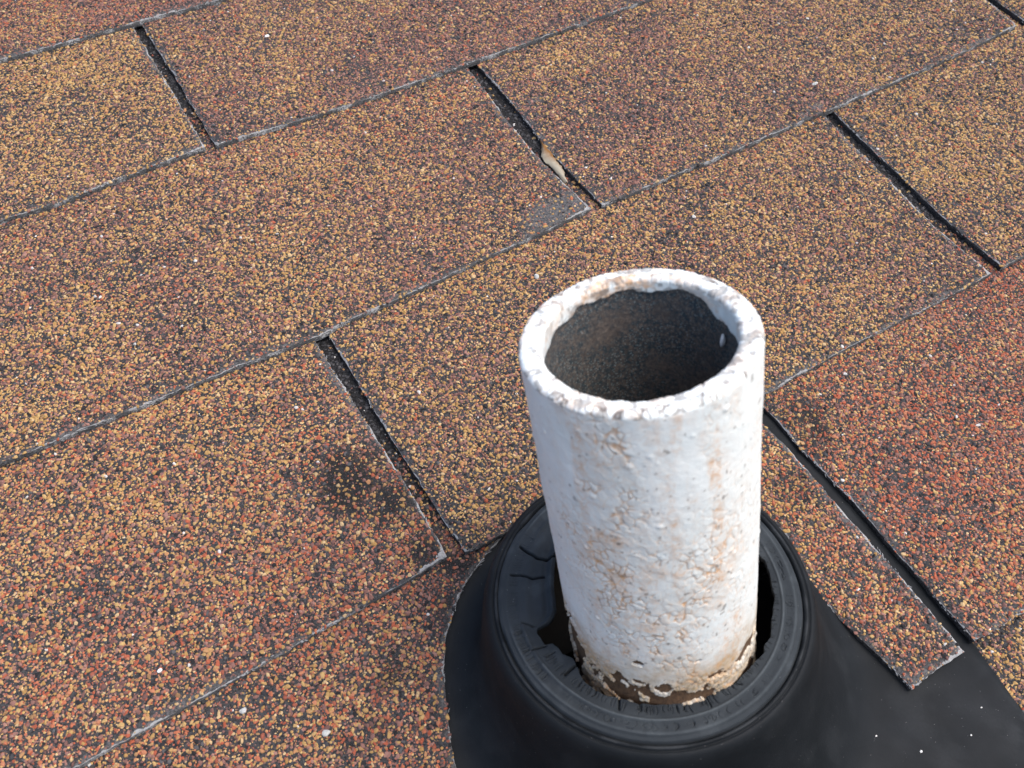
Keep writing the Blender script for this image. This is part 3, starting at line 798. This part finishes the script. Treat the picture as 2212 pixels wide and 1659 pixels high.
# inside the mouth: paint reaches an uneven depth, most at the sides, least at the back
def bell(c_, w_): return np.exp(-(((deg2 - c_ + 180) % 360 - 180) / w_) ** 2)
ring_ = np.stack([np.cos(ang) * .02, np.sin(ang) * .02, 0 * ang], -1)
depth = .0022 + .0052 * bell(338, 34) + .0050 * bell(140, 26) + .0026 * bell(80, 30) + .0050 * (fbm(ring_, .005, 151, 4) - .5)
bare = np.maximum(bare, np.where(zone == 2, sstep(PH - zz, depth - .0003, depth + .0003), 0))
h = np.maximum(h, .00042)
h = np.where(bare > .01, h * (1 - bare) - .0012 * bare, h)
P += N3 * h[:, None]
P += N3 * ((fbm(P, .03, 155, 2) - .5) * .0006 * (zone == 0))[:, None]
drip = sstep(fbm(P * np.array([1, 1, .12]), .0042, 191, 3), .46, .74) * sstep(fbm(P, .012, 193, 3), .40, .58) * (bell(262, 26) + .7 * bell(205, 20))
rust = np.clip(.62 * drip * (.25 + .75 * np.maximum(cr, sstep(fbm(P, .0016, 195, 2), .5, .62))) * (zone == 0) + streak * (.85 * cr * (.35 + .65 * gate) + .35 * sstep(fbm(P, .006, 161, 4), .52, .68)) + .25 * streak * sstep(fbm(P, .0022, 163, 2), .55, .7), 0, 1)
back = np.exp(-(((deg2 - 70 + 180) % 360 - 180) / 55) ** 2)
rust = np.maximum(rust, np.where(zone >= 1, .42 * sstep(fbm(P, .003, 165, 4), .48, .64), 0))
rust = np.maximum(rust, np.where((zone == 2) | ((zone == 1) & (rad < PI_ + .0015)), back * sstep(fbm(P, .004, 167, 3), .38, .52) * .9, 0))
soil = np.clip(.22 * streak * (zone == 0) + sstep(zf, .076, .054) * (.85 + 1.6 * (fbm(P, .005, 171, 3) - .45)), 0, 1) * (zone == 0)
grime = np.clip(np.where(zone == 1, .62 * sstep(fbm(P, .0020, 181, 4), .54, .66) + .8 * cr * (rad > PR - .002) * sstep(fbm(P, .006, 189, 2), .5, .6), 0) + np.where(zone == 2, back * .8 * sstep(fbm(P, .002, 183, 3), .45, .58), 0)
                + (zone == 0) * .7 * sstep(fbm(P, .0014, 185, 2), .76, .82) + .5 * pit + .55 * cr2 * lowz * .6 + .5 * cr * gate * sstep(fbm(P, .003, 187, 2), .55, .7) * streak, 0, 1)
lnk('paint_coat', mesh('paint_coat', P, gridfaces(NP, len(pr)), dict(rust=rust, soil=soil, grime=grime)), pipe, [M_PAINT])

# ------------------------------------------------------------------ small loose things
def roofpt(x, y, z): return RX @ Vector((x, y, z))
def blob(name, label, cat, loc, size, m_, seed, rot=0.0, tilt=PITCH, group=None):
    import bmesh
    bm = bmesh.new(); bmesh.ops.create_icosphere(bm, subdivisions=3, radius=1)
    v = np.array([p.co[:] for p in bm.verts]); d = 1 + (fbm(v + 10, .9, seed, 3) - .5) * .9
    for p, k in zip(bm.verts, d): p.co = Vector((p.co.x * size[0], p.co.y * size[1], p.co.z * size[2])) * float(k)
    me = bpy.data.meshes.new(name); bm.to_mesh(me); bm.free()
    o = lnk(name, me, None, [m_], label=label, cat=cat, group=group); o.location = loc; o.rotation_euler = (tilt, 0, rot)
    return o
M_PALE = mat_simple('pale_grit', (.34, .35, .34), (.50, .51, .50), 700)
M_WHITE = mat_simple('white_grit', (.72, .72, .70), (.82, .82, .80), 700)
def grav(x, y, k, up=.0006): return roofpt(x, y, float(surf(np.array([x]), np.array([y]), k)[0]) + up)
blob('pebble', 'pale grey pebble lying at lower left, below the cut shingle edge beside the boot', 'pebble', grav(-.2206, .0928, 0), (.0014, .0011, .0007), M_PALE, 3)
blob('pebble', 'small pale stone just up the slope from the pebble at lower left', 'pebble', grav(-.2425, .1147, 0), (.0013, .0010, .0007), M_PALE, 4)
blob('pebble', 'round pale pebble alone on the shingle behind the top of the pipe', 'pebble', grav(-.0489, .2323, 1), (.0013, .0012, .0008), M_PALE, 5)
blob('pebble', 'whitish pebble near the shingle edge above the upper right slot', 'pebble', grav(.1573, .2725, 2), (.0016, .0010, .0008), M_PALE, 6)
blob('grit_grain', 'bright white grain on the upper shingle right of the top left slot', 'grit', grav(-.0925, .4560, 3), (.0013, .0008, .0006), M_WHITE, 7)
blob('grit_grain', 'bright white grain on the orange shingle at lower left', 'grit', grav(-.2630, .1420, 1), (.0010, .0007, .0006), M_WHITE, 8)
blob('sealant_smear', 'white smear of sealant on the lower corner of the reddest shingle', 'sealant', grav(.0095, .0012, 0, .0000), (.0026, .0011, .0005), M_WHITE, 21, rot=-.1)
# scrap in the slot
M_SCR = NT('torn_scrap'); _v = M_SCR.attr('along'); _n = M_SCR.noise(400, 4)
M_SCR = M_SCR.done(M_SCR.mix(M_SCR.rng(M_SCR.math('ADD', _v, M_SCR.math('MULTIPLY', M_SCR.math('SUBTRACT', _n, .5), .5)), .40, .85), (.16, .075, .02), (.30, .27, .21)), .8, M_SCR.bump(_n, .0003, .5))
V, A_ = [], []
NS, NW = 22, 7
for i in range(NS):
    t = i / (NS - 1); y = .3085 - t * .030
    xl = np.interp(t, [0, .3, 1], [-.0020, -.0056, -.0036]); xr = np.interp(t, [0, .3, .7, 1], [-.0004, .0004, .0002, -.0022])
    if t < .3: xl = xr - (xr - xl) * (t / .3) ** .7
    for j in range(NW):
        s_ = j / (NW - 1); x = xl + (xr - xl) * s_ + (rs.uniform(-.0005, .0005) if j in (0, NW - 1) else 0)
        z = .0022 + .0010 * math.sin(s_ * math.pi) - .0018 * t + rs.uniform(-.0001, .0001) + .0010 * s_ * (1 - t)
        V.append((x + .003, y - .295 + rs.uniform(-.0003, .0003), z)); A_.append(np.clip(t * .9 + (1 - s_) * .55, 0, 1))
zb = len(V); V += [(v[0], v[1], v[2] - .0005) for v in V]
Fq = []
for i in range(NS - 1):
    for j in range(NW - 1):
        a = i * NW + j; Fq.append([a, a + NW, a + NW + 1, a + 1]); Fq.append([zb + a, zb + a + 1, zb + a + NW + 1, zb + a + NW])
me = mesh('torn_scrap', V, Fq, dict(along=A_ + A_))
sc = lnk('torn_scrap', me, None, [M_SCR], label='torn brown and cream scrap wedged in the slot above the pipe', cat='debris')
sc.location = roofpt(-.003, .295, 0); sc.rotation_euler = (PITCH, 0, 0)
# cocoon and speck in the mouth of the pipe
ca = math.radians(-6)
blob('cocoon', 'small cream cocoon stuck inside the right wall of the pipe mouth', 'cocoon', (PB.x + (PI_ - .0008) * math.cos(ca), PB.y + (PI_ - .0008) * math.sin(ca), PH - .0125 + PB.z), (.0007, .0007, .0024), M_WHITE, 9, tilt=.15)
ca = math.radians(168)
blob('grit_grain', 'tiny white speck inside the left wall of the pipe mouth', 'grit', (PB.x + (PI_ - .0003) * math.cos(ca), PB.y + (PI_ - .0003) * math.sin(ca), PH - .016 + PB.z), (.0004, .0004, .0005), M_WHITE, 10)
# wood scrap in the gap beside the foot of the pipe
import bmesh
bm = bmesh.new(); bmesh.ops.create_cube(bm, size=1); bmesh.ops.subdivide_edges(bm, edges=bm.edges[:], cuts=4, use_grid_fill=True)
for p in bm.verts:
    k = 1 + (h3(np.array([p.co.x * 90]), np.array([p.co.y * 90]), np.array([p.co.z * 90]), 3)[0] - .5) * .25
    p.co = Vector((p.co.x * .0035 * k, p.co.y * .005 * k, p.co.z * .002))
me = bpy.data.meshes.new('wood_scrap'); bm.to_mesh(me); bm.free()
ws = lnk('wood_scrap', me, None, [mat_simple('raw_wood', (.05, .035, .025), (.10, .07, .05), 300)], label='brown wood scrap in the dark gap left of the pipe foot', cat='wood scrap')
ws.location = roofpt(-.1425, .0600, .0080); ws.rotation_euler = (PITCH + .2, .1, .5)
